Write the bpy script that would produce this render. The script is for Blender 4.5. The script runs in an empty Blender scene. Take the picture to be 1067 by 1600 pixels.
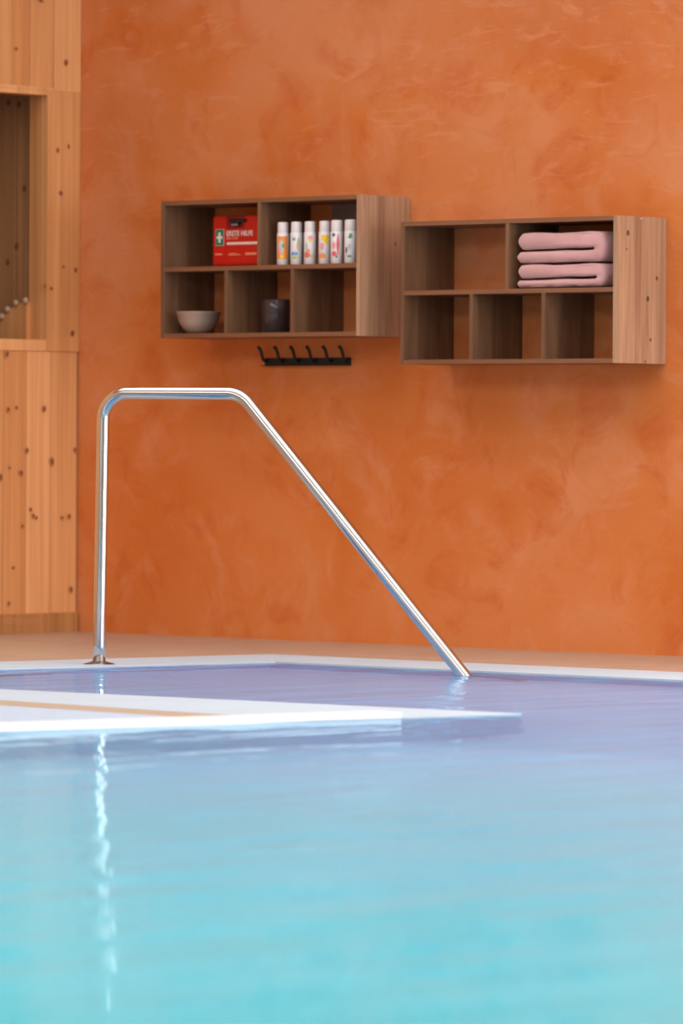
import bpy, bmesh, math, random
from mathutils import Vector, Matrix, noise
random.seed(7)
PI = math.pi
SC = bpy.context.scene
COL = SC.collection

# ------------------------------------------------------------------ camera, world, exposure
cam_d = bpy.data.cameras.new('camera'); cam = bpy.data.objects.new('camera', cam_d); COL.objects.link(cam)
FW = Vector((-0.67463325, 0.73799829, -0.01511605)); RT = Vector((0.73801735, 0.67476045, 0.00535951))
FW.normalize(); RT = (RT - FW * RT.dot(FW)).normalized(); UP = RT.cross(FW)
M = Matrix((RT, UP, -FW)).transposed().to_4x4(); M.translation = Vector((0, -14.34129, 0.76913))
cam.matrix_world = M
cam_d.sensor_fit = 'VERTICAL'; cam_d.sensor_height = 36.0; cam_d.sensor_width = 24.0
cam_d.lens = 8401.93 / 1600 * 36.0
cam_d.clip_end = 200
cam_d.dof.use_dof = True; cam_d.dof.focus_distance = 17.2; cam_d.dof.aperture_fstop = 3.8
SC.camera = cam

W = bpy.data.worlds.new('daylight'); SC.world = W; W.use_nodes = True
W.node_tree.nodes['Background'].inputs[0].default_value = (0.75, 0.87, 1.0, 1)
W.node_tree.nodes['Background'].inputs[1].default_value = 1.0
SKYLIGHT = 4.3        # added glowing roof pane, out of view, lights the back of the pool
ROOF_FILL_B = 3.9      # second added roof pane, unseen, brightens the front water
GLAZE_Y = 6.0        # glazing further right in the plaster wall
GLAZE_X = 12.0         # glazed right wall
REAR_FILL = 0.9         # added fill pane in the unseen wall behind the camera
vs = SC.view_settings
vs.view_transform = 'Standard'; vs.look = 'None'; vs.exposure = 0.2; vs.gamma = 1.0; vs.use_curve_mapping = False

# ------------------------------------------------------------------ materials
def newmat(name):
    m = bpy.data.materials.new(name); m.use_nodes = True
    nt = m.node_tree; return m, nt, nt.nodes['Principled BSDF']
def N(nt, t, **kw):
    n = nt.nodes.new(t)
    for k, v in kw.items():
        if k in n.inputs: n.inputs[k].default_value = v
        else: setattr(n, k, v)
    return n
def L(nt, a, b): nt.links.new(a, b)
def ramp(nt, src, stops):
    r = N(nt, 'ShaderNodeValToRGB'); e = r.color_ramp.elements
    while len(e) < len(stops): e.new(0.5)
    for x, (p, c) in zip(e, stops): x.position = p; x.color = (*c, 1)
    L(nt, src, r.inputs[0]); return r.outputs[0]
def coords(nt, scale=(1, 1, 1), rot=(0, 0, 0), loc=(0, 0, 0)):
    tc = N(nt, 'ShaderNodeTexCoord'); mp = N(nt, 'ShaderNodeMapping')
    mp.inputs['Scale'].default_value = scale; mp.inputs['Rotation'].default_value = rot; mp.inputs['Location'].default_value = loc
    L(nt, tc.outputs['Object'], mp.inputs[0]); return mp.outputs[0]
def noise_n(nt, vec, scale, detail=4, rough=.5, dist=0):
    n = N(nt, 'ShaderNodeTexNoise', Scale=scale, Detail=detail, Roughness=rough, Distortion=dist); L(nt, vec, n.inputs['Vector']); return n.outputs[0]
def mix(nt, fac, a, b, mode='MIX'):
    m = N(nt, 'ShaderNodeMix', data_type='RGBA', blend_type=mode)
    for i, v in ((0, fac), (6, a), (7, b)):
        if isinstance(v, bpy.types.NodeSocket): L(nt, v, m.inputs[i])
        elif isinstance(v, (int, float)): m.inputs[i].default_value = v
        else: m.inputs[i].default_value = (*v, 1)
    return m.outputs[2]
def bump(nt, b, h, strength, dist=.01):
    n = N(nt, 'ShaderNodeBump', Strength=strength, Distance=dist); L(nt, h, n.inputs['Height']); L(nt, n.outputs[0], b.inputs['Normal']); return n
def plain(name, col, rough=.5, metal=0, var=.06, scale=20, **kw):
    m, nt, b = newmat(name)
    v = coords(nt); n = noise_n(nt, v, scale)
    c = ramp(nt, n, [(.3, tuple(x * (1 - var) for x in col)), (.7, tuple(min(1, x * (1 + var)) for x in col))])
    L(nt, c, b.inputs['Base Color']); b.inputs['Roughness'].default_value = rough; b.inputs['Metallic'].default_value = metal
    for k, x in kw.items(): b.inputs[k].default_value = x
    return m

# terracotta trowelled plaster
def plaster():
    m, nt, b = newmat('terracotta_plaster')
    v = coords(nt)
    big = noise_n(nt, v, 1.1, 3, .5, .6)
    c0 = ramp(nt, big, [(.34, (.56, .145, .024)), (.5, (.605, .178, .041)), (.68, (.64, .23, .088))])
    v2 = coords(nt, (1, 1, 1), (0, .6, 0), (3, 1, 2))
    mid = noise_n(nt, v2, 3.4, 5, .62, 1.4)
    f = ramp(nt, mid, [(.50, (0, 0, 0)), (.74, (1, 1, 1))])
    c1 = mix(nt, mix(nt, 1.0, f, (.55, .55, .55), 'MULTIPLY'), c0, (.69, .275, .135))
    f3 = ramp(nt, noise_n(nt, coords(nt, (1, 1, 1), (0, 0, 0), (7, 0, 5)), 4.6, 4, .6, 1.2), [(.52, (0, 0, 0)), (.72, (.6, .6, .6))])
    c2 = mix(nt, f3, c1, (.50, .088, .010))
    # curved trowel strokes
    v3 = coords(nt, (1, 1, 3.2), (0, -.65, 0))
    st = noise_n(nt, v3, 5.0, 4, .62, 1.3)
    f4 = ramp(nt, st, [(.56, (0, 0, 0)), (.70, (.48, .48, .48))])
    # the upper part of the wall is paler and has more strokes
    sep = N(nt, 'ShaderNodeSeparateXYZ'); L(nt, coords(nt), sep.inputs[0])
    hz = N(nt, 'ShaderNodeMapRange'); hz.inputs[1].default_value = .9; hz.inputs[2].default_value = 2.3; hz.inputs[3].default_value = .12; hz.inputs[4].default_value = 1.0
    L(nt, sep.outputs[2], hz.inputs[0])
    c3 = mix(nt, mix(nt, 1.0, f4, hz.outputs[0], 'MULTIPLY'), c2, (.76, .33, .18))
    # broad pale patches, mostly high on the wall
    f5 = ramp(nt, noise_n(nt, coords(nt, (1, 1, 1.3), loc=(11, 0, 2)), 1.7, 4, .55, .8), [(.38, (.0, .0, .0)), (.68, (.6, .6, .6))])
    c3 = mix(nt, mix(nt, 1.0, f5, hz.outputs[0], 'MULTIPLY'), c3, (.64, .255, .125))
    L(nt, c3, b.inputs['Base Color'])
    b.inputs['Roughness'].default_value = .55; b.inputs['Specular IOR Level'].default_value = .3
    bump(nt, b, st, .25, .004)
    return m
# pine with fine vertical grain
def pine(name, a, c, seed=0):
    m, nt, b = newmat(name)
    n1 = noise_n(nt, coords(nt, (14, 14, .35), loc=(seed, 0, 0)), 2.0, 4, .55, .4)
    n2 = noise_n(nt, coords(nt, (60, 60, .9), loc=(seed, 3, 0)), 2.0, 3, .6)
    col = ramp(nt, n1, [(.3, a), (.7, c)])
    col = mix(nt, .16, col, ramp(nt, n2, [(.3, (.25, .10, .03)), (.7, (1, .8, .5))]), 'MULTIPLY')
    info = N(nt, 'ShaderNodeObjectInfo')
    L(nt, col, b.inputs['Base Color']); b.inputs['Roughness'].default_value = .5
    return m
# brown knotty oak laminate; axis = grain direction
def oak(name, axis, a=(.115, .050, .023), c=(.25, .13, .068)):
    m, nt, b = newmat(name)
    s = [9, 9, 9]; s[axis] = .55
    n1 = noise_n(nt, coords(nt, tuple(s)), 2.2, 5, .6, .5)
    s2 = [40, 40, 40]; s2[axis] = 1.2
    n2 = noise_n(nt, coords(nt, tuple(s2)), 1.6, 4, .6, .3)
    col = ramp(nt, n1, [(.3, a), (.52, tuple((x + y) / 2 for x, y in zip(a, c))), (.72, c)])
    col = mix(nt, .28, col, ramp(nt, n2, [(.35, (.35, .22, .14)), (.6, (1, 1, 1))]), 'MULTIPLY')
    L(nt, col, b.inputs['Base Color']); b.inputs['Roughness'].default_value = .5
    return m

M_PLASTER = plaster()
M_PINE = pine('pine_board', (.60, .27, .095), (.76, .385, .16))
M_PINE2 = pine('pine_board_warm', (.55, .23, .075), (.70, .33, .125), 4)
M_PINE3 = pine('pine_board_pale', (.68, .32, .125), (.82, .44, .19), 9)
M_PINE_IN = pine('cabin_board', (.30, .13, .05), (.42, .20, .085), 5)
M_KNOT = plain('pine_knot', (.20, .06, .022), .5)
M_KNOTH = plain('pine_knot_ring', (.48, .20, .075), .5)
M_KNOTO = plain('oak_knot', (.12, .06, .03), .5)
M_SEAM = plain('board_seam', (.30, .12, .045), .7)
M_BASE = pine('skirting_board', (.36, .155, .045), (.50, .23, .075), 2)
M_OAKV = oak('oak_vertical', 2); M_OAKH = oak('oak_horizontal', 0, (.17, .068, .030), (.26, .115, .055))  # darkened partly for the shade inside the shelves
M_OAKLIT = oak('oak_lit_side', 2, (.31, .165, .095), (.55, .34, .205))  # lighter copy of the oak: window light put into the colour
M_WHITE = plain('white_coping', (.42, .46, .505), .75, var=.03, scale=3, **{'Specular IOR Level': .1})
M_LIP = plain('white_glazed_lip', (.9, .9, .9), .3, var=.02)
M_CEIL = plain('ceiling_wood', (.62, .42, .26), .8, var=.03)
M_ROOM = plain('warm_plaster', (.66, .40, .24), .8, var=.03)
M_BLACK = plain('black_metal', (.006, .006, .007), .6)
M_RED = plain('red_plastic', (.50, .008, .002), .4, var=.08)
M_DRED = plain('dark_red_plastic', (.20, .004, .004), .45)
M_GREEN = plain('green_print', (.01, .16, .10), .5)
M_WPRINT = plain('white_print', (.75, .62, .55), .5)
M_WPRINT2 = plain('faded_print', (.75, .22, .13), .5)
M_BOTTLE = plain('white_bottle', (.72, .70, .71), .35, var=.03)
M_CAP = plain('white_cap', (.72, .66, .66), .4, var=.03)
M_BOWL = plain('beige_ceramic', (.34, .25, .20), .4, var=.05)
M_BEAD = plain('pale_wood_bead', (.38, .235, .14), .5)
M_PLATE = plain('grey_plate', (.20, .15, .14), .5)
M_SCREW = plain('screw', (.8, .75, .7), .25, 1)

def floor_mat():
    m, nt, b = newmat('sand_floor_tile')
    c = ramp(nt, noise_n(nt, coords(nt), 6, 5, .6), [(.3, (.38, .265, .19)), (.7, (.46, .33, .24))])
    L(nt, c, b.inputs['Base Color']); b.inputs['Roughness'].default_value = .38
    return m
M_FLOOR = floor_mat()
def pool_mat():
    # reflection and depth tones of the water put into the tiles, lilac to turquoise
    m, nt, b = newmat('pool_tile_water_tone')
    sp = N(nt, 'ShaderNodeSeparateXYZ'); L(nt, coords(nt), sp.inputs[0])
    nz = N(nt, 'ShaderNodeMath', operation='MULTIPLY_ADD'); nz.inputs[1].default_value = 1.6
    L(nt, noise_n(nt, coords(nt), .8, 3, .5, .4), nz.inputs[0]); L(nt, sp.outputs[1], nz.inputs[2])
    mr = N(nt, 'ShaderNodeMapRange'); mr.inputs[1].default_value = -1.6; mr.inputs[2].default_value = -8.6; L(nt, nz.outputs[0], mr.inputs[0])
    c = ramp(nt, mr.outputs[0], [(0, (.37, .60, .92)), (.14, (.36, .65, .93)), (.38, (.30, .71, .89)), (.75, (.19, .71, .78)), (1, (.12, .68, .71))])
    br = N(nt, 'ShaderNodeTexBrick', Scale=1.0); L(nt, coords(nt, (10, 10, 10)), br.inputs['Vector'])
    br.inputs['Color1'].default_value = br.inputs['Color2'].default_value = (1, 1, 1, 1); br.inputs['Mortar'].default_value = (.85, .9, .92, 1)
    c = mix(nt, .3, c, br.outputs[0], 'MULTIPLY')
    L(nt, c, b.inputs['Base Color']); b.inputs['Roughness'].default_value = .5
    return m
M_POOL = pool_mat()
M_BAND = plain('waterline_tile', (.30, .54, .80), .4)
M_GROOVE = plain('sand_grating', (.38, .26, .17), .6)
M_LILAC = plain('wet_pale_tile', (.40, .45, .53), .7, **{'Specular IOR Level': .1})

def water_mat():
    m, nt, b = newmat('pool_water'); nt.nodes.remove(b)
    out = nt.nodes['Material Output']
    tr = N(nt, 'ShaderNodeBsdfRefraction', IOR=1.33, Roughness=.0); tr.inputs[0].default_value = (.94, .99, 1.0, 1)
    gl = N(nt, 'ShaderNodeBsdfGlossy', Roughness=.03)
    fr = N(nt, 'ShaderNodeFresnel', IOR=1.33)
    mu = N(nt, 'ShaderNodeMath', operation='MULTIPLY'); mu.inputs[1].default_value = .57
    v = coords(nt)
    n1 = noise_n(nt, v, 2.2, 2, .45, .3); n2 = noise_n(nt, v, 13, 2, .5, .2)
    ad = N(nt, 'ShaderNodeMath', operation='MULTIPLY_ADD'); ad.inputs[1].default_value = .25
    L(nt, n2, ad.inputs[0]); L(nt, n1, ad.inputs[2])
    n3 = noise_n(nt, coords(nt, (6, 1.1, 1)), 1.0, 1, .4); ad3 = N(nt, 'ShaderNodeMath', operation='MULTIPLY_ADD'); ad3.inputs[1].default_value = 1.5
    L(nt, n3, ad3.inputs[0]); L(nt, ad.outputs[0], ad3.inputs[2]); ad = ad3
    bp = N(nt, 'ShaderNodeBump', Strength=1.0, Distance=.006); L(nt, ad.outputs[0], bp.inputs['Height'])
    L(nt, bp.outputs[0], gl.inputs['Normal']); L(nt, bp.outputs[0], tr.inputs['Normal']); L(nt, bp.outputs[0], fr.inputs['Normal'])
    L(nt, fr.outputs[0], mu.inputs[0])
    mx = N(nt, 'ShaderNodeMixShader'); L(nt, mu.outputs[0], mx.inputs[0]); L(nt, tr.outputs[0], mx.inputs[1]); L(nt, gl.outputs[0], mx.inputs[2])
    L(nt, mx.outputs[0], out.inputs[0])
    return m
M_WATER = water_mat()

def steel():
    m, nt, b = newmat('polished_steel')
    b.inputs['Base Color'].default_value = (.58, .58, .59, 1); b.inputs['Metallic'].default_value = 1; b.inputs['Roughness'].default_value = .09
    n = noise_n(nt, coords(nt), 60, 3); r = ramp(nt, n, [(.3, (.10, .10, .10)), (.7, (.16, .16, .16))]); L(nt, r, b.inputs['Roughness'])
    return m
M_STEEL = steel()
M_FLANGE = plain('brushed_flange', (.34, .28, .24), .35, 1)
def towel_mat():
    m, nt, b = newmat('pink_terry')
    n = noise_n(nt, coords(nt), 260, 3, .7); n2 = noise_n(nt, coords(nt), 12, 3)
    c = ramp(nt, n2, [(.3, (.55, .275, .262)), (.7, (.63, .33, .315))]); L(nt, c, b.inputs['Base Color'])
    b.inputs['Roughness'].default_value = .95; b.inputs['Sheen Weight'].default_value = .4
    bump(nt, b, n, .7, .004); return m
M_TOWEL = towel_mat()
def glass_mat():
    m, nt, b = newmat('smoked_glass')
    b.inputs['Base Color'].default_value = (.42, .32, .33, 1); b.inputs['Roughness'].default_value = .08
    b.inputs['Transmission Weight'].default_value = .9; b.inputs['IOR'].default_value = 1.45
    return m
M_GLASS = glass_mat()
def glow(name, col, s):
    m, nt, b = newmat(name); nt.nodes.remove(b)
    e = N(nt, 'ShaderNodeEmission'); e.inputs[0].default_value = (*col, 1); e.inputs[1].default_value = s
    L(nt, e.outputs[0], nt.nodes['Material Output'].inputs[0]); return m
M_ROOFFILL = glow('roof_fill_pane', (.93, .96, 1.0), SKYLIGHT)
M_ROOFFILL_B = glow('roof_fill_pane_front', (.88, .94, 1.0), ROOF_FILL_B)
M_GLY = glow('daylight_pane', (.95, .97, 1.0), GLAZE_Y)
M_GLX = glow('daylight_pane_side', (.95, .97, 1.0), GLAZE_X)
M_REARFILL = glow('rear_fill_pane', (.95, .97, 1.0), REAR_FILL)
M_FRAME = plain('window_frame_paint', (.55, .5, .45), .5)

# ------------------------------------------------------------------ mesh helpers
def link(name, bm, mats, parent=None, smooth=False, loc=None):
    me = bpy.data.meshes.new(name); bm.normal_update(); bm.to_mesh(me); bm.free()
    for m in (mats if isinstance(mats, (list, tuple)) else [mats]): me.materials.append(m)
    if smooth:
        for p in me.polygons: p.use_smooth = True
    o = bpy.data.objects.new(name, me); COL.objects.link(o)
    if parent: o.parent = parent
    if loc: o.location = loc
    return o
def box(bm, a, b, bev=0, mi=0):
    x0, y0, z0 = [min(p, q) for p, q in zip(a, b)]; x1, y1, z1 = [max(p, q) for p, q in zip(a, b)]
    r = bmesh.ops.create_cube(bm, size=1.0); vs_ = r['verts']
    for v in vs_: v.co = Vector(((v.co.x + .5) * (x1 - x0) + x0, (v.co.y + .5) * (y1 - y0) + y0, (v.co.z + .5) * (z1 - z0) + z0))
    fs = set(f for v in vs_ for f in v.link_faces)
    for f in fs: f.material_index = mi
    if bev:
        es = list(set(e for v in vs_ for e in v.link_edges))
        bmesh.ops.bevel(bm, geom=es, offset=bev, segments=2, affect='EDGES', profile=.6)
def prism(bm, pts, z0, z1, mi=0):
    lo = [bm.verts.new((x, y, z0)) for x, y in pts]; hi = [bm.verts.new((x, y, z1)) for x, y in pts]
    n = len(pts); fs = [bm.faces.new(hi), bm.faces.new(lo[::-1])]
    for i in range(n): fs.append(bm.faces.new((lo[i], lo[(i + 1) % n], hi[(i + 1) % n], hi[i])))
    for f in fs: f.material_index = mi
    bmesh.ops.recalc_face_normals(bm, faces=fs)
def lathe(bm, prof, seg=40, c=(0, 0, 0), mi=0, a0=0, a1=2 * PI):
    full = abs(a1 - a0 - 2 * PI) < 1e-6; rings = []
    for k in range(seg if full else seg + 1):
        a = a0 + (a1 - a0) * k / seg
        rings.append([bm.verts.new((c[0] + r * math.cos(a), c[1] + r * math.sin(a), c[2] + z)) for r, z in prof])
    fs = []
    m = len(rings)
    for k in range(m if full else m - 1):
        A, B = rings[k], rings[(k + 1) % m]
        for i in range(len(prof) - 1): fs.append(bm.faces.new((A[i], B[i], B[i + 1], A[i + 1])))
    for f in fs: f.material_index = mi; f.smooth = True
    bmesh.ops.remove_doubles(bm, verts=[v for r in rings for v in r], dist=1e-6)
def tube(bm, pts, rad, seg=24, cap=True):
    pts = [Vector(p) for p in pts]; rad = rad if isinstance(rad, (list, tuple)) else [rad] * len(pts)
    t0 = (pts[1] - pts[0]).normalized(); u = t0.orthogonal().normalized(); rings = []
    for i, p in enumerate(pts):
        t = (pts[min(i + 1, len(pts) - 1)] - pts[max(i - 1, 0)]).normalized()
        u = (u - t * u.dot(t)).normalized(); w = t.cross(u)
        rings.append([bm.verts.new(p + (u * math.cos(2 * PI * k / seg) + w * math.sin(2 * PI * k / seg)) * rad[i]) for k in range(seg)])
    for A, B in zip(rings, rings[1:]):
        for k in range(seg):
            f = bm.faces.new((A[k], A[(k + 1) % seg], B[(k + 1) % seg], B[k])); f.smooth = True
    if cap: bm.faces.new(rings[0][::-1]); bm.faces.new(rings[-1])
def thing(name, label, cat, loc=(0, 0, 0), group=None):
    o = bpy.data.objects.new(name, None); COL.objects.link(o); o.location = loc; o.empty_display_size = .05
    o['label'] = label; o['category'] = cat
    if group: o['group'] = group
    return o
def tag(o, label, cat, group=None, kind=None):
    o['label'] = label; o['category'] = cat
    if group: o['group'] = group
    if kind: o['kind'] = kind
    return o
def struct(name, bm, m, parent=None):
    o = link(name, bm, m, parent); o['kind'] = 'structure'; return o
def dot(bm, c, u, v, ru, rv, mi, off, seg=14):
    """flat ellipse on a surface, for knots and print"""
    c = Vector(c) + Vector(off); u = Vector(u); v = Vector(v)
    f = bm.faces.new([bm.verts.new(c + u * ru * math.cos(2 * PI * k / seg) + v * rv * math.sin(2 * PI * k / seg)) for k in range(seg)])
    f.material_index = mi

# ------------------------------------------------------------------ the room
XL = -14.46; XR = 1.2; YB = -16.0; ZC = 3.3; DK = .004
GX0 = -9.7       # where the plaster wall ends and the glazing begins
bm = bmesh.new(); box(bm, (XL - .4, 0, -1.3), (GX0, .2, ZC)); box(bm, (GX0, 0, 2.75), (XR, .2, ZC)); box(bm, (GX0, 0, -.3), (XR, .2, .05))
struct('wall_back', bm, M_PLASTER)
bm = bmesh.new(); box(bm, (XL, YB - .2, -.3), (XR, YB, .5)); box(bm, (XL, YB - .2, 2.8), (XR, YB, ZC)); box(bm, (XL, YB - .2, .5), (-12.5, YB, 2.8)); box(bm, (-1, YB - .2, .5), (XR, YB, 2.8))
struct('wall_front', bm, M_ROOM)
bm = bmesh.new(); box(bm, (XR, YB, -.3), (XR + .2, 0, .1)); box(bm, (XR, YB, 2.8), (XR + .2, 0, ZC)); box(bm, (XR, YB, .1), (XR + .2, -5, 2.8)); box(bm, (XR, -.4, .1), (XR + .2, 0, 2.8))
struct('wall_right', bm, M_ROOM)
SX0, SX1, SY0, SY1 = -14.0, -2.0, -4.0, -1.0
TY0, TY1 = -11.0, -6.5
bm = bmesh.new()
box(bm, (XL - 2, YB - .2, ZC), (SX0, .2, ZC + .2)); box(bm, (SX1, YB - .2, ZC), (XR + .2, .2, ZC + .2)); box(bm, (SX0, YB - .2, ZC), (SX1, TY0, ZC + .2)); box(bm, (SX0, TY1, ZC), (SX1, SY0, ZC + .2)); box(bm, (SX0, SY1, ZC), (SX1, .2, ZC + .2))
struct('ceiling', bm, M_CEIL)

def glazing(name, a, b, axis, n, mat, nrm):
    """pane + frame; a,b opposite corners of the flat opening"""
    bmf = bmesh.new(); a = Vector(a); b = Vector(b); t = .05
    ax2 = [i for i in range(3) if i != axis[0] and i != axis[1]][0]
    def bar(lo, hi):
        l = lo.copy(); h = hi.copy(); l[ax2] = a[ax2] - t / 2; h[ax2] = a[ax2] + t / 2; box(bmf, l, h)
    i, j = axis
    for k in range(n + 1):
        s = a[i] + (b[i] - a[i]) * k / n; lo = a.copy(); hi = b.copy(); lo[i] = s - t / 2; hi[i] = s + t / 2; bar(lo, hi)
    for s in (a[j], b[j]):
        lo = a.copy(); hi = b.copy(); lo[j] = s - t / 2; hi[j] = s + t / 2; bar(lo, hi)
    fr = struct(name, bmf, M_FRAME)
    bmp = bmesh.new(); o = Vector(nrm) * -.04
    c = [a.copy() for _ in range(4)]; c[1][i] = b[i]; c[2][i] = b[i]; c[2][j] = b[j]; c[3][j] = b[j]
    bmp.faces.new([bmp.verts.new(p + o) for p in c]); bmp.normal_update()
    p = link('pane', bmp, mat, fr); return fr
glazing('window_1', (GX0 + .05, .06, .05), (XR - .05, .06, 2.75), (0, 2), 7, M_GLY, (0, -1, 0))
glazing('window_2', (XR + .06, -5, .1), (XR + .06, -.4, 2.8), (1, 2), 4, M_GLX, (-1, 0, 0))
glazing('added_rear_window', (-12.5, YB - .06, .5), (-1, YB - .06, 2.8), (0, 2), 6, M_REARFILL, (0, 1, 0))  # rear glazing added as fill light
glazing('added_skylight_back', (SX0, SY0, ZC + .08), (SX1, SY1, ZC + .08), (0, 1), 5, M_ROOFFILL, (0, 0, -1))  # roof glazing here and below added to light the pool hall
glazing('added_skylight_front', (SX0, TY0, ZC + .08), (SX1, TY1, ZC + .08), (0, 1), 5, M_ROOFFILL_B, (0, 0, -1))

bm = bmesh.new()
for yb in (-1.55, -2.25, -3.05, -3.8): box(bm, (SX0 - .2, yb - .11, ZC - .24), (SX1 + .2, yb + .11, ZC + .0), bev=.01)
struct('added_beams', bm, M_CEIL)  # beams added out of view to break up the handrail's reflections
# floor around the pool
def P2(*a): return list(a)
PE = [(-12.145, -1.375), (-12.21, -1.70), (-12.37, -2.42), (-12.62, -3.5)]      # left edge of the pool
tip = (-9.484, -3.237)
PB = [(-12.6, -3.47), (-11.366, -3.35), tip]                                       # back edge of the peninsula
dfr = Vector((-9.853 + 9.484, -4.845 + 3.237)).normalized()
pf = lambda s: (tip[0] + dfr.x * s, tip[1] + dfr.y * s)
PX1, PY0 = -1.3, -12.6
CW = .42
bm = bmesh.new()
prism(bm, [(XL, -1.375 + CW), (XR, -1.375 + CW), (XR, 0), (XL, 0)], -1.2, DK)
prism(bm, [(XL, -1.375 + CW), (XL, -8.0), (-12.9, -8.0), (PE[3][0] - .4, PE[3][1]), (PE[2][0] - .42, PE[2][1]), (PE[0][0] - .42, -1.375 + CW)], -1.2, DK)
prism(bm, [(XL, -8.0), (XL, YB), (XR, YB), (XR, PY0), (-12.9, PY0), (-12.9, -8.0)], -1.2, DK)
prism(bm, [(XR, PY0), (XR, -1.375 + CW), (PX1, -1.375 + CW), (PX1, PY0)], -1.2, DK)
struct('floor', bm, M_FLOOR)
bm = bmesh.new()
prism(bm, [PE[0], (PX1, -1.375), (PX1, -1.375 + CW), (PE[0][0] - .42, -1.375 + CW)], -1.2, DK + .001)
prism(bm, [PE[0], (PE[0][0] - .42, -1.375 + CW), (PE[2][0] - .42, PE[2][1]), (PE[3][0] - .4, PE[3][1]), PE[3], PE[2]], -1.2, DK + .001)
struct('trim_1', bm, M_WHITE)

# pool basin
bm = bmesh.new(); ZF = -1.0
box(bm, (-12.95, PY0 - .02, ZF - .1), (PX1 + .02, -1.36, ZF), mi=0)
box(bm, (-12.95, PY0, ZF), (PX1, PY0 + .03, -.02), mi=0); box(bm, (PX1 - .03, PY0, ZF), (PX1, -1.375, -.02), mi=0); box(bm, (-12.9, -1.41, ZF), (PX1, -1.376, -.004), mi=0)
o = struct('floor_pool_basin', bm, M_POOL)
bm = bmesh.new(); box(bm, (-12.9, -2.2, ZF), (PX1 - .03, -1.411, -.30)); box(bm, (-12.9, -1.4108, -.3), (PX1 - .03, -1.40, -.004)); prism(bm, [(PE[0][0] + .004, PE[0][1] - .03), (PE[0][0] + .008, PE[0][1] - .03), (PE[3][0] + .008, PE[3][1]), (PE[3][0] + .001, PE[3][1])], -.3, -.002)
struct('floor_shallow_step', bm, M_POOL)
bm = bmesh.new(); q = [bm.verts.new(p) for p in ((-12.9, -2.2, -.301), (PX1 - .03, -2.2, -.301), (PX1 - .03, -3.6, ZF + .001), (-12.9, -3.6, ZF + .001))]; bm.faces.new(q); bm.normal_update(); struct('floor_pool_slope', bm, M_POOL)
# peninsula between the two water bodies: submerged body + coping + groove + inner surface + raised lip
bm = bmesh.new()
pen = [tip, PB[1], PB[0], (-12.9, -3.6), (-12.9, -8.6), pf(5.2)]
prism(bm, pen, ZF, -.055, 0); prism(bm, pen, -.055, -.001, 1)
struct('trim_2', bm, [M_POOL, M_BAND])
bm = bmesh.new()
G1 = (-10.916, -3.80); G2 = pf(.70)
gd = Vector((G1[0] - G2[0], G1[1] - G2[1])); gl_ = (G2[0] + gd.x * 2.1, G2[1] + gd.y * 2.1 )
def below(p, w): return (p[0], p[1] - w)
prism(bm, [tip, PB[1], PB[0], gl_, G2], -.001, .004, 0)
struct('trim_3', bm, M_WHITE)
bm = bmesh.new(); g2b = pf(.86); prism(bm, [G2, gl_, below(gl_, .17), g2b], -.001, .0035); struct('trim_4', bm, M_GROOVE)
bm = bmesh.new(); prism(bm, [g2b, below(gl_, .17), (-12.9, -8.6), pf(5.2)], -.001, .003); struct('trim_5', bm, M_LILAC)
bm = bmesh.new(); nx = Vector((-dfr.y, dfr.x))
a, b_ = Vector(pf(.40)), Vector(pf(5.2)); nin = Vector((dfr.y, -dfr.x)) * .10
prism(bm, [a[:], (a + nin)[:], (b_ + nin)[:], b_[:]], -.001, .017); struct('trim_6', bm, M_LIP)
# water surface
bm = bmesh.new(); v = [bm.verts.new(p) for p in ((-12.9, PY0, 0), (PX1, PY0, 0), (PX1, -1.376, 0), (-12.9, -1.376, 0))]; bm.faces.new(v)
tag(link('pool_water', bm, M_WATER), 'still turquoise pool water in front of and behind the white ledge', 'water', kind='stuff')

# ------------------------------------------------------------------ left wall: pine boarding with an opening
OY, OZ0, OZ1 = -.180, 1.105, 2.022
bm = bmesh.new()
def board(y0, y1, z0, z1, x=0.0, mi=0, g=.0012):
    box(bm, (XL - .02, y0 + g, z0), (XL + x, y1 - g, z1), bev=.0012, mi=mi)
FXB = -1.3   # far end of the frame (outside the photo)
board(-.143, -.0005, OZ1 + .018, ZC, .006, 2)                         # upper stile
board(OY + .003, -.0005, 1.062, OZ1 + .018, .006, 0)                   # stile beside opening
box(bm, (XL - .02, FXB, OZ1), (XL + .006, OY + .003, OZ1 + .018), bev=.0012, mi=2)
box(bm, (XL - .02, FXB, OZ1 + .018), (XL + .006, -.143, OZ1 + .03), bev=.001, mi=2)
box(bm, (XL - .02, FXB, 1.062), (XL + .006, OY + .003, OZ0), bev=.0012, mi=2)
ys = [-.143, -.264, -.361]
while ys[-1] > -1.3: ys.append(ys[-1] - .11)
for i in range(len(ys) - 1): board(ys[i + 1], ys[i], OZ1 + .03, ZC, .001, (0, 1, 0, 2)[i % 4])
ys = [-.012, -.151, -.278]
while ys[-1] > -3.0: ys.append(ys[-1] - .118)
for i in range(len(ys) - 1): board(ys[i + 1], ys[i], .0, 1.062, .002, (0, 2, 1, 0)[i % 4])
board(-.012, -.0005, 0, 1.062, -.001, 3)
for i, yy in enumerate([-1.3 - .118 * k for k in range(0, 125)]): 
    board(yy - .118, yy, 1.062, ZC, .002, (0, 2, 1)[i % 3])
    if yy < -3.0: board(yy - .118, yy, 0, 1.062, .002, (1, 0, 2)[i % 3])
box(bm, (XL - .03, YB, 0), (XL - .021, -.0, 1.06), mi=3)
box(bm, (XL - .03, YB, OZ1 + .02), (XL - .021, 0, ZC), mi=3)
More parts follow.
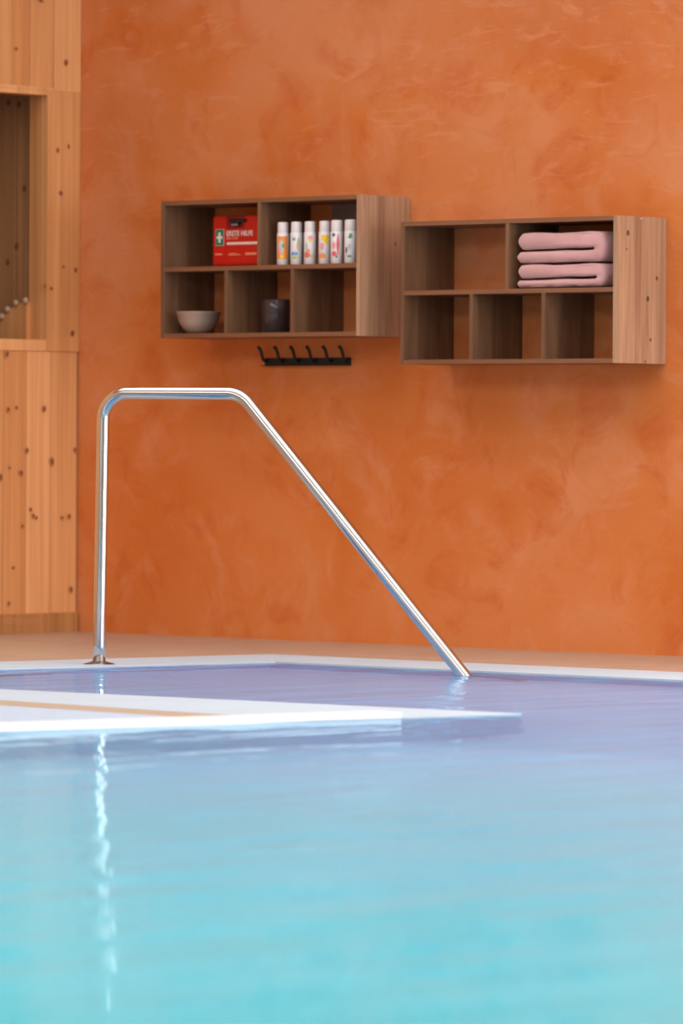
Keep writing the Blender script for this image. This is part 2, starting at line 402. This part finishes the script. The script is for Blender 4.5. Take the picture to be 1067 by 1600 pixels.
KN = [(103,98,5,6),(90,235,4,5),(107,229,3,5),(95,302,5,5),(118,422,4,5),(99,417,3,3),(113,521,5,6),(70,447,3,5),(80,451,4,4),(25,76,4,3),(64,1,6,3),
      (11,553,5,7),(13,640,4,5),(26,637,3,4),(69,639,4,6),(42,704,4,5),(81,721,5,8),(33,739,5,6),(15,731,3,3),(1,746,4,7),(48,796,3,4),(52,806,4,4),(57,809,3,3),(108,807,4,5),(97,809,4,3),(35,822,3,4),(21,887,3,3),(111,921,4,6),(14,943,3,4),(118,703,4,5)]
CAMP = M.translation; FPX = 8401.93
def hit(px, py, axis, val):
    """point of the room's plane axis=val that the measured photo position shows"""
    d = FW + RT * ((px - 533.5) / FPX) - UP * ((py - 800) / FPX); t = (val - CAMP[axis]) / d[axis]; return CAMP + d * t
for px, py, rw, rh in KN:
    c = hit(px, py, 0, XL + .006)
    a = random.uniform(-.4, .4)
    y_, z_ = c.y, c.z
    u = (0, math.cos(a), math.sin(a)); w = (0, -math.sin(a), math.cos(a)); kx = XL + .0065
    dot(bm, (kx, y_, z_), u, w, rw * .0026, rh * .0024, 5, (.0002, 0, 0)); dot(bm, (kx, y_, z_), u, w, rw * .0015, rh * .0015, 4, (.0006, 0, 0))
for k in range(260):
    y_ = random.uniform(-15, -.5); z_ = random.uniform(.2, 3.2)
    if y_ > -1.35 and 1.0 < z_ < 2.1: continue
    dot(bm, (XL + .0065, y_, z_), (0, 1, 0), (0, 0, 1), .011, .013, 5, (.0002, 0, 0)); dot(bm, (XL + .0065, y_, z_), (0, 1, 0), (0, 0, 1), .007, .008, 4, (.0006, 0, 0))
struct('wall_left', bm, [M_PINE, M_PINE2, M_PINE3, M_SEAM, M_KNOT, M_KNOTH])
bm = bmesh.new(); box(bm, (XL, YB, 0), (XL + .014, -.012, .078), bev=.003)
for k, (px, py) in enumerate([(15, 970), (35, 972), (55, 971)]):
    c = hit(px, py, 0, XL + .014)
    for q, (s, mi) in enumerate(((1, 1), (.75, 0), (.5, 1), (.25, 0))): dot(bm, c, (0, 1, 0), (0, 0, 1), .035 * s, .012 * s, mi, (.0003 + .0003 * q, 0, 0))
struct('baseboard_left', bm, [M_BASE, M_KNOTH])
# cabin seen through the opening
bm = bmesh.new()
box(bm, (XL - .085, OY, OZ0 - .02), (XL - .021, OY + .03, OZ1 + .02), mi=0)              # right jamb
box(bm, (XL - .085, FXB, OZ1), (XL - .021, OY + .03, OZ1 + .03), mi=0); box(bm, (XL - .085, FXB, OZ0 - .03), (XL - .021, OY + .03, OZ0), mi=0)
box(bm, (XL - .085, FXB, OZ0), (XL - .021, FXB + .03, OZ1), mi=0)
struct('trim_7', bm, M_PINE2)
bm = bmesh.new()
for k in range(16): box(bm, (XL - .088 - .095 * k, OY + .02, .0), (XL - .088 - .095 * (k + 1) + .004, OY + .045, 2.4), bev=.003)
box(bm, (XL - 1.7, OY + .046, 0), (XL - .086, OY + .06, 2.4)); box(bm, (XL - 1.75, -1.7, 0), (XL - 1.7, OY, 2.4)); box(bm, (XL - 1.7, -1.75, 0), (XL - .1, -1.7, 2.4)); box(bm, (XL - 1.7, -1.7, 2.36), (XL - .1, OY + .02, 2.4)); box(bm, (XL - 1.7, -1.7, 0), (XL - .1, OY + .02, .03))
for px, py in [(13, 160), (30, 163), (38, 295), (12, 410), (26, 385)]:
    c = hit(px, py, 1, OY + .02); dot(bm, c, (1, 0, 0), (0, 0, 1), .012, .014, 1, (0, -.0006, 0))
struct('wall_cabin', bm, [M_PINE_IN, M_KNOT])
# arched beaded board inside the opening
arc = [hit(px, py, 1, OY - .02) for px, py in ((-28, 530), (-22, 521), (-12, 511), (-4, 503), (4, 496), (13, 485), (26, 475), (41, 471))]
t = thing('headrest_board', 'arched wooden board edged with pale round beads inside the pine framed opening', 'headrest', (arc[5].x, OY - .02, OZ0))
bm = bmesh.new(); ox, oz = arc[5].x, OZ0
lo = [bm.verts.new((p.x - ox, .0, 0)) for p in arc]; hi = [bm.verts.new((p.x - ox, .0, p.z - oz)) for p in arc]
lo2 = [bm.verts.new((p.x - ox, .03, 0)) for p in arc]; hi2 = [bm.verts.new((p.x - ox, .03, p.z - oz)) for p in arc]
for i in range(len(arc) - 1):
    bm.faces.new((lo[i], lo[i + 1], hi[i + 1], hi[i])); bm.faces.new((lo2[i + 1], lo2[i], hi2[i], hi2[i + 1])); bm.faces.new((hi[i], hi[i + 1], hi2[i + 1], hi2[i])); bm.faces.new((lo[i + 1], lo[i], lo2[i], lo2[i + 1]))
bm.faces.new((lo[-1], lo2[-1], hi2[-1], hi[-1])); bm.faces.new((lo2[0], lo[0], hi[0], hi2[0]))
bmesh.ops.recalc_face_normals(bm, faces=bm.faces)
link('board', bm, M_PINE2, t)
for p in arc:
    bm = bmesh.new(); bmesh.ops.create_uvsphere(bm, u_segments=18, v_segments=12, radius=.0125); 
    link('bead', bm, M_BEAD, t, True, (p.x - ox, -.004, p.z - oz + .004))

# ------------------------------------------------------------------ wall shelves
SW, SD, SH, TH = .982, .268, .5, .016
def shelf(name, label, x, z, side_mat, knots, plate=False, screw=None):
    t = thing(name, label, 'wall shelf', (x, 0, z), 'two tone oak wall shelves')  # one oak; the second tone is light and shade in the colour
    D = -SD
    def part(n, a, b, m, mi_extra=None, bev=.0008):
        bm = bmesh.new(); box(bm, a, b, bev=bev); return link(n, bm, m, t)
    part('side_panel', (0, D, 0), (TH, -.001, SH), M_OAKV)
    bm = bmesh.new(); box(bm, (SW - TH, D, 0), (SW, -.001, SH), bev=.0008)
    for y_, z_, r in knots:
        dot(bm, (SW, y_, z_), (0, 1, 0), (0, 0, 1), r * 1.2, r * 1.6, 1, (.0003, 0, 0))
    link('side_panel', bm, [side_mat, M_KNOTO], t)
    part('top_panel', (TH, D + .0005, SH - TH), (SW - TH, -.001, SH - .0005), M_OAKH)
    part('bottom_panel', (TH, D + .0005, .0005), (SW - TH, -.001, TH), M_OAKH)
    part('middle_shelf', (TH, D + .001, SH / 2 - TH / 2), (SW - TH, -.001, SH / 2 + TH / 2), M_OAKH)
    part('divider', (SW / 2 - TH / 2, D + .0015, SH / 2 + TH / 2), (SW / 2 + TH / 2, -.001, SH - TH), M_OAKV)
    for k in (1, 2): part('divider', (SW * k / 3 - TH / 2, D + .0015, TH), (SW * k / 3 + TH / 2, -.001, SH / 2 - TH / 2), M_OAKV)
    if plate:
        p = part('mounting_plate', (.615, -.014, .405), (.78, -.001, SH - TH - .001), M_PLATE)
    if screw:
        bm = bmesh.new(); bmesh.ops.create_cone(bm, cap_ends=True, segments=16, radius1=.0035, radius2=.0025, depth=.002, matrix=Matrix.Rotation(PI / 2, 4, 'Y'))
        link('screw', bm, M_SCREW, t, loc=(SW + .001, screw[0], screw[1]))
    return t
S1 = (-13.7666, 1.1042); S2 = (-12.5905, 1.0032)
shelf('wall_shelf', 'left brown oak wall shelf holding red first aid box, white bottles, bowl and tumbler', S1[0], S1[1], M_OAKLIT, [(-.08, .33, .004)], plate=True)
kn = []
for px, py, r in [(981, 364, .0065), (1026, 435, .005), (1012, 467, .0065), (1016, 531, .004), (1008, 565, .0035), (979, 389, .003)]:
    c = hit(px, py, 0, S2[0] + SW); kn.append((c.y, c.z - S2[1], r))
sc = hit(1002, 342, 0, S2[0] + SW)
shelf('wall_shelf', 'right brown oak wall shelf with folded pink towels and bare lower compartments', S2[0], S2[1], M_OAKLIT, kn, screw=(sc.y, sc.z - S2[1]))

# first aid box
T1 = S1[1] + SH / 2 + TH / 2
BW, BD, BH = .262, .125, .190
t = thing('first_aid_box', 'red plastic first aid box with green cross label in left wall shelf', 'first aid box', (-13.572, -.198, T1))
bm = bmesh.new(); box(bm, (0, 0, .004), (BW, BD * .5, BH - .004), bev=.008); box(bm, (0, BD * .52, .004), (BW, BD, BH - .004), bev=.008)
box(bm, (.006, .01, 0), (BW - .006, BD - .01, .02)); link('case', bm, M_RED, t)
bm = bmesh.new(); box(bm, (.070, -.0015, .138), (.160, .004, .186), bev=.003); link('handle_recess', bm, M_DRED, t)
bm = bmesh.new(); box(bm, (.092, -.012, .160), (.170, -.0015, .172), bev=.004); box(bm, (.105, -.014, .150), (.142, -.0015, .170), bev=.003); lk = link('latch', bm, M_BLACK, t)
bm = bmesh.new(); box(bm, (.107, -.0155, .147), (.140, -.0135, .155), bev=.001); link('latch_label', bm, M_PLATE, lk)
bm = bmesh.new(); box(bm, (.016, -.0012, .077), (.058, .003, .137)); pl = link('cross_label', bm, M_WPRINT, t)
bm = bmesh.new(); box(bm, (.0175, -.0020, .0785), (.0565, -.0012, .1355)); link('green_field', bm, M_GREEN, pl)
bm = bmesh.new(); 
cx_, cz_, hw, ax_, az_ = .037, .107, .0048, .0140, .0190
pts_ = [(-hw, -az_), (hw, -az_), (hw, -hw), (ax_, -hw), (ax_, hw), (hw, hw), (hw, az_), (-hw, az_), (-hw, hw), (-ax_, hw), (-ax_, -hw), (-hw, -hw)]
prism(bm, pts_, 0, .0008); bmesh.ops.transform(bm, matrix=Matrix.Translation((cx_, -.0020, cz_)) @ Matrix.Rotation(PI / 2, 4, 'X'), verts=bm.verts); link('white_cross', bm, M_WPRINT, pl)
def text_mesh(name, s, size, loc, mat, parent, xs=1.0):
    cu = bpy.data.curves.new(name, 'FONT'); cu.body = s; cu.size = size; cu.extrude = .0004; cu.offset = .0006
    o = bpy.data.objects.new(name, cu); COL.objects.link(o)
    dg = bpy.context.evaluated_depsgraph_get(); me = bpy.data.meshes.new_from_object(o.evaluated_get(dg)); bpy.data.objects.remove(o)
    me.transform(Matrix.Diagonal((xs, 1, 1, 1))); me.materials.clear(); me.materials.append(mat)
    q = bpy.data.objects.new(name, me); COL.objects.link(q); q.parent = parent; q.location = loc; q.rotation_euler = (PI / 2, 0, 0); return q
text_mesh('lettering', 'ERSTE HILFE', .026, (.070, -.0012, .112), M_WPRINT, t, .95)
text_mesh('small_lettering', 'DIN 13157', .013, (.070, -.0012, .099), M_WPRINT2, t)
bm = bmesh.new(); box(bm, (.072, -.0015, .079), (.240, .002, .089), bev=.002); link('white_strip', bm, M_WPRINT, t)
for (p0, p1) in (((.014, .043), (.048, .049)), ((.080, .041), (.140, .045)), ((.085, .0465), (.120, .0495)), ((.165, .041), (.22, .050))):
    bm = bmesh.new(); box(bm, (p0[0], -.0012, p0[1]), (p1[0], .002, p1[1])); link('small_print', bm, M_WPRINT2, t)

# bottles
def cmat(n, c): return plain(n, c, .5, var=.05)
CO = cmat('orange_print', (.80, .26, .05)); CY = cmat('yellow_print', (.85, .55, .03)); CR = cmat('red_print', (.68, .12, .11)); CP = cmat('pink_print', (.80, .30, .30))
CG = cmat('leaf_print', (.10, .30, .14)); CB = cmat('blue_print', (.16, .30, .50)); CL = cmat('lime_print', (.38, .50, .12)); CK = cmat('dark_print', (.15, .13, .12)); CW2 = cmat('grey_print', (.50, .50, .48))
R0 = .0222
def patch(bm, a0, a1, z0, z1, mi, R=R0 + .0003, shape='rect'):
    n = 10; A = []; B = []
    for k in range(n + 1):
        s = k / n; a = a0 + (a1 - a0) * s; zm = (z0 + z1) / 2; hh = (z1 - z0) / 2
        if shape == 'oval': hh *= math.sqrt(max(0.003, 1 - (2 * s - 1) ** 2))
        if shape == 'leaf': hh *= math.sin(PI * max(.02, min(.98, s))) ** 1.3
        lo_, hi_ = (zm - hh, zm + hh)
        if shape == 'tri': lo_, hi_ = z0 + (z1 - z0) * (1 - s) * .8, z1
        A.append(bm.verts.new((R * math.cos(a), R * math.sin(a), lo_))); B.append(bm.verts.new((R * math.cos(a), R * math.sin(a), hi_)))
    for k in range(n): f = bm.faces.new((A[k], A[k + 1], B[k + 1], B[k])); f.material_index = mi
# designs in view-facing angle: camera lies towards azimuth -48 deg
V = math.radians(-48)
def D(a0, a1, z0, z1, col, shape='rect'): return (V + a0, V + a1, z0, z1, col, shape)
designs = [
 ('white bottle with orange label, leftmost in the row of six', 0, [D(-1.1, .8, .022, .104, CO), D(-.75, .15, .040, .090, CW2, 'oval'), D(-.2, .35, .060, .078, CG, 'leaf'), D(-.9, -.3, .045, .06, CP, 'oval'), D(-.5, .1, .024, .038, CY, 'oval')]),
 ('white bottle with blue and lime label, second from left in the row', 0, [D(-.9, .3, .020, .032, CL, 'leaf'), D(-.9, .2, .034, .046, CB), D(-.8, -.1, .086, .102, CW2, 'oval'), D(-.7, -.1, .088, .094, CK, 'leaf'), D(.05, .55, .05, .10, CL, 'leaf'), D(0, .35, .056, .078, CP, 'oval')]),
 ('white bottle with pink flower and coral fruit label, third from left', 0, [D(-.4, .5, .086, .104, CP, 'oval'), D(-.3, .3, .078, .092, CY, 'leaf'), D(-.9, -.3, .045, .078, CW2, 'oval'), D(-1.0, .05, .024, .046, CR, 'oval'), D(-.5, .0, .040, .056, CO, 'oval'), D(.1, .5, .022, .038, CL, 'leaf')]),
 ('white bottle with yellow label, fourth from left in the row', 0, [D(-.6, .6, .084, .104, CY), D(-.3, .6, .066, .086, CY, 'tri'), D(-.8, -.1, .05, .078, CP, 'oval'), D(-.9, .1, .022, .038, CO), D(-.6, -.2, .036, .046, CW2, 'oval')]),
 ('white bottle with curved red label, fifth from left in the row', .0018, [D(-.1, .45, .030, .108, CR, 'leaf'), D(-1.0, .1, .026, .046, CR, 'leaf'), D(-.9, -.2, .096, .110, CK, 'leaf'), D(-.8, -.2, .052, .078, CP, 'oval'), D(-.2, .1, .022, .03, CK)]),
 ('white bottle with green leaf label, rightmost beside the side panel', .002, [D(-.5, .35, .088, .100, CG, 'leaf'), D(-.3, .3, .096, .108, CG, 'leaf'), D(-.7, .3, .022, .030, CG, 'leaf'), D(-.5, .1, .05, .07, CW2, 'oval'), D(-.9, -.5, .035, .06, CK, 'leaf')]),
]
def bottle_meshes():
    bm = bmesh.new(); lathe(bm, [(0, 0), (.019, 0), (R0, .003), (R0, .114), (.0205, .1165), (0, .1165)], 36)
    me = bpy.data.meshes.new('bottle_body'); bm.to_mesh(me); bm.free(); me.materials.append(M_BOTTLE)
    bm = bmesh.new(); lathe(bm, [(0, .1165), (.0196, .1165), (.0200, .118), (.0198, .150), (.0185, .1535), (.014, .1550), (0, .1552)], 36)
    mc = bpy.data.meshes.new('bottle_cap'); bm.to_mesh(mc); bm.free(); mc.materials.append(M_CAP)
    return me, mc
MB_, MC_ = bottle_meshes()
bx = [-13.202, -13.136, -13.070, -12.998, -12.930, -12.863]
for x, (lab, dz, pats) in zip(bx, designs):
    t = thing('bottle', lab + ' on left shelf', 'bottle', (x, -.218 - dz * 6, T1), 'white bottles in the left wall shelf')
    for n, me in (('body', MB_), ('cap', MC_)):
        o = bpy.data.objects.new(n, me); COL.objects.link(o); o.parent = t
        if dz and n == 'cap': o.scale = (1.06, 1.06, 1.03); o.location.z = -.0035
    bm = bmesh.new(); mats = []
    for i, (a0, a1, z0, z1, c, sh) in enumerate(pats):
        if c not in mats: mats.append(c)
        patch(bm, a0, a1, z0, z1, mats.index(c), R0 + .0003 + .00025 * i, sh)
    link('printed_label', bm, mats, t)
# bowl
t = tag(link('bowl', (lambda b: (lathe(b, [(0, .004), (.028, .004), (.030, 0), (.036, 0), (.055, .016), (.072, .042), (.0805, .076), (.083, .079), (.081, .081), (.078, .079), (.069, .044), (.052, .020), (.030, .010), (0, .009)], 56), b)[1])(bmesh.new()), M_BOWL, loc=(-13.652, -.187, S1[1] + TH)), 'beige ceramic bowl in lower left compartment of left wall shelf', 'bowl')
# tumbler
t = tag(link('tumbler', (lambda b: (lathe(b, [(0, 0), (.045, 0), (.050, .004), (.052, .120), (.0505, .123), (.0485, .120), (.0465, .012), (0, .010)], 48), b)[1])(bmesh.new()), M_GLASS, loc=(-13.318, -.130, S1[1] + TH)), 'smoky dark glass tumbler in lower middle compartment of left shelf', 'tumbler')

# folded towels
def towel(label, x, z, wid, prof, dep=.20):
    """prof: (z_low_bottom, z_low_top, z_up_bottom, z_up_top): two layers joined by a fold on the right"""
    zb, zs0, zs1, zt = prof
    def section(sh, ph):
        pts = []
        def arc(cx, cz, rx, rz, a0, a1, n):
            for k in range(n + 1):
                a = a0 + (a1 - a0) * k / n; pts.append((cx + rx * math.cos(a), cz + rz * math.sin(a)))
        rl = (zs0 - zb) / 2; ru = (zt - zs1) / 2; rr = (zt - zb) / 2
        # lower layer left lobe, bottom, right fold, top, upper left lobe, seam in, seam out
        arc(rl * .9 + sh, zb + rl, rl * .9 - sh * .0, rl - sh, PI, 1.5 * PI, 6)
        for k in range(1, 10): s = k / 10; pts.append((rl + (wid - rr * .75 - rl) * s, zb + sh + .0012 * math.sin(9 * s + ph)))
        arc(wid - rr * .62, zb + rr, rr * .62 - sh, rr - sh, -PI / 2, PI / 2, 12)
        for k in range(1, 10): s = 1 - k / 10; pts.append((ru + .006 + (wid - rr * .75 - ru - .006) * s, zt - sh + .002 * math.sin(7 * s + ph) - .004 * (1 - s) * 0))
        arc(ru * .9 + .004 + sh, zs1 + ru, ru * .9, ru - sh, PI / 2, 1.5 * PI, 10)
        sx = wid - rr * .95
        for k in range(1, 11): s = k / 10; pts.append((ru + (sx - ru) * s, zs1 + sh * .6 + .0045 * s + .0012 * math.sin(11 * s + ph)))
        pts.append((sx + .004, (zs1 + zs0) / 2 + .0045))
        for k in range(0, 10): s = 1 - k / 10; pts.append((rl + (sx - rl) * s, zs0 - sh * .6 + .003 * s + .0012 * math.sin(11 * s + ph)))
        arc(rl * .9 + sh, zb + rl, rl * .9, rl - sh, PI / 2, PI * .92, 5)
        return pts
    bm = bmesh.new(); rings = []
    ny = 16
    for j in range(ny + 1):
        s = j / ny; y = -dep * s
        e = min(s, 1 - s) * dep; sh = max(0, .007 - e); sh = .007 * (sh / .007) ** 2
        rings.append([bm.verts.new((px + .002 * noise.noise(Vector((px * 9, y * 9, pz * 30))), y + .003 * noise.noise(Vector((px * 14, 3, pz * 20))), pz + .0025 * noise.noise(Vector((px * 12, y * 12, pz * 9))))) for px, pz in section(sh, 1.3 + .4 * math.sin(3 * s))])
    for A, B in zip(rings, rings[1:]):
        n = len(A)
        for k in range(n): bm.faces.new((A[k], B[k], B[(k + 1) % n], A[(k + 1) % n]))
    from mathutils.geometry import tessellate_polygon
    for R_ in (rings[0], rings[-1]):
        for tri in tessellate_polygon([[Vector((v.co.x, v.co.z, 0)) for v in R_]]):
            try: bm.faces.new([R_[i] for i in tri])
            except ValueError: pass
    bmesh.ops.recalc_face_normals(bm, faces=bm.faces)
    for f in bm.faces: f.smooth = True
    o = link('folded_towel', bm, M_TOWEL, loc=(x, -.058, z)); return tag(o, label, 'towel', 'pink towels in the right wall shelf')
T2 = S2[1] + SH / 2 + TH / 2
towel('folded pink towel lying on the shelf board, bottom of the two', -12.066, T2 + .004, .395, (0, .025, .032, .078))
towel('folded pink towel on top of the other, thicker and nearer the shelf top', -12.066, T2 + .089, .395, (0, .038, .045, .102))

# hook rail
t = thing('hook_rail', 'black metal wall rail with six coat hooks below left shelf', 'hook rail', (-13.49, 0, 1.004))
bm = bmesh.new(); box(bm, (0, -.006, 0), (.425, -.0005, .029), bev=.001); box(bm, (0, -.030, 0), (.425, -.006, .003), bev=.0006); link('bar', bm, M_BLACK, t)
for k in range(6):
    x = .012 + k * .0800
    pts = [(x, -.004, .020), (x, -.016, .018), (x, -.026, .024), (x, -.032, .036), (x, -.036, .050), (x, -.042, .060), (x, -.049, .066)]
    bm = bmesh.new(); tube(bm, pts, [.0055, .0055, .0058, .006, .006, .0062, .0066], 12)
    bmesh.ops.create_uvsphere(bm, u_segments=12, v_segments=8, radius=.0068, matrix=Matrix.Translation((x, -.050, .0665)))
    link('hook', bm, M_BLACK, t)

# ------------------------------------------------------------------ handrail
R_T = .0207
B = Vector((-12.3905, -1.9532, DK)); K1 = Vector((-12.3785, -1.9500, .8867)); K2 = Vector((-11.905, -1.802, .8867)); Eh = Vector((-11.150, -1.565, -.002))
def fillet(pts, rads, n=14):
    out = [pts[0]]
    for i in range(1, len(pts) - 1):
        p, a, b = pts[i], (pts[i - 1] - pts[i]).normalized(), (pts[i + 1] - pts[i]).normalized()
        ang = a.angle(b); tl = rads[i - 1] / math.tan(ang / 2)
        s, e = p + a * tl, p + b * tl; c = p + (a + b).normalized() * (rads[i - 1] / math.sin(ang / 2))
        u = (s - c); w = (e - c); th = u.angle(w)
        for k in range(n + 1):
            f = k / n; out.append(c + (u * math.sin((1 - f) * th) + w * math.sin(f * th)) / math.sin(th))
    out.append(pts[-1]); return out
ext = Eh + (Eh - K2).normalized() * .30
path = fillet([B, K1, K2, ext], [.085, .10])
# subdivide the straight runs
full = [path[0]]
for q in path[1:]:
    d = (q - full[-1]).length; n = max(1, int(d / .06)); p0 = full[-1].copy()
    for k in range(1, n + 1): full.append(p0.lerp(q, k / n))
t = thing('handrail', 'bent polished steel handrail running from the pool deck down into the water', 'handrail', B[:])
bm = bmesh.new(); tube(bm, [p - B for p in full], R_T, 48); link('tube', bm, M_STEEL, t)
bm = bmesh.new(); lathe(bm, [(.0205, .011), (.024, .0095), (.036, .006), (.050, .0025), (.052, .001), (.052, 0), (.0, 0)], 48); link('base_flange', bm, M_FLANGE, t)
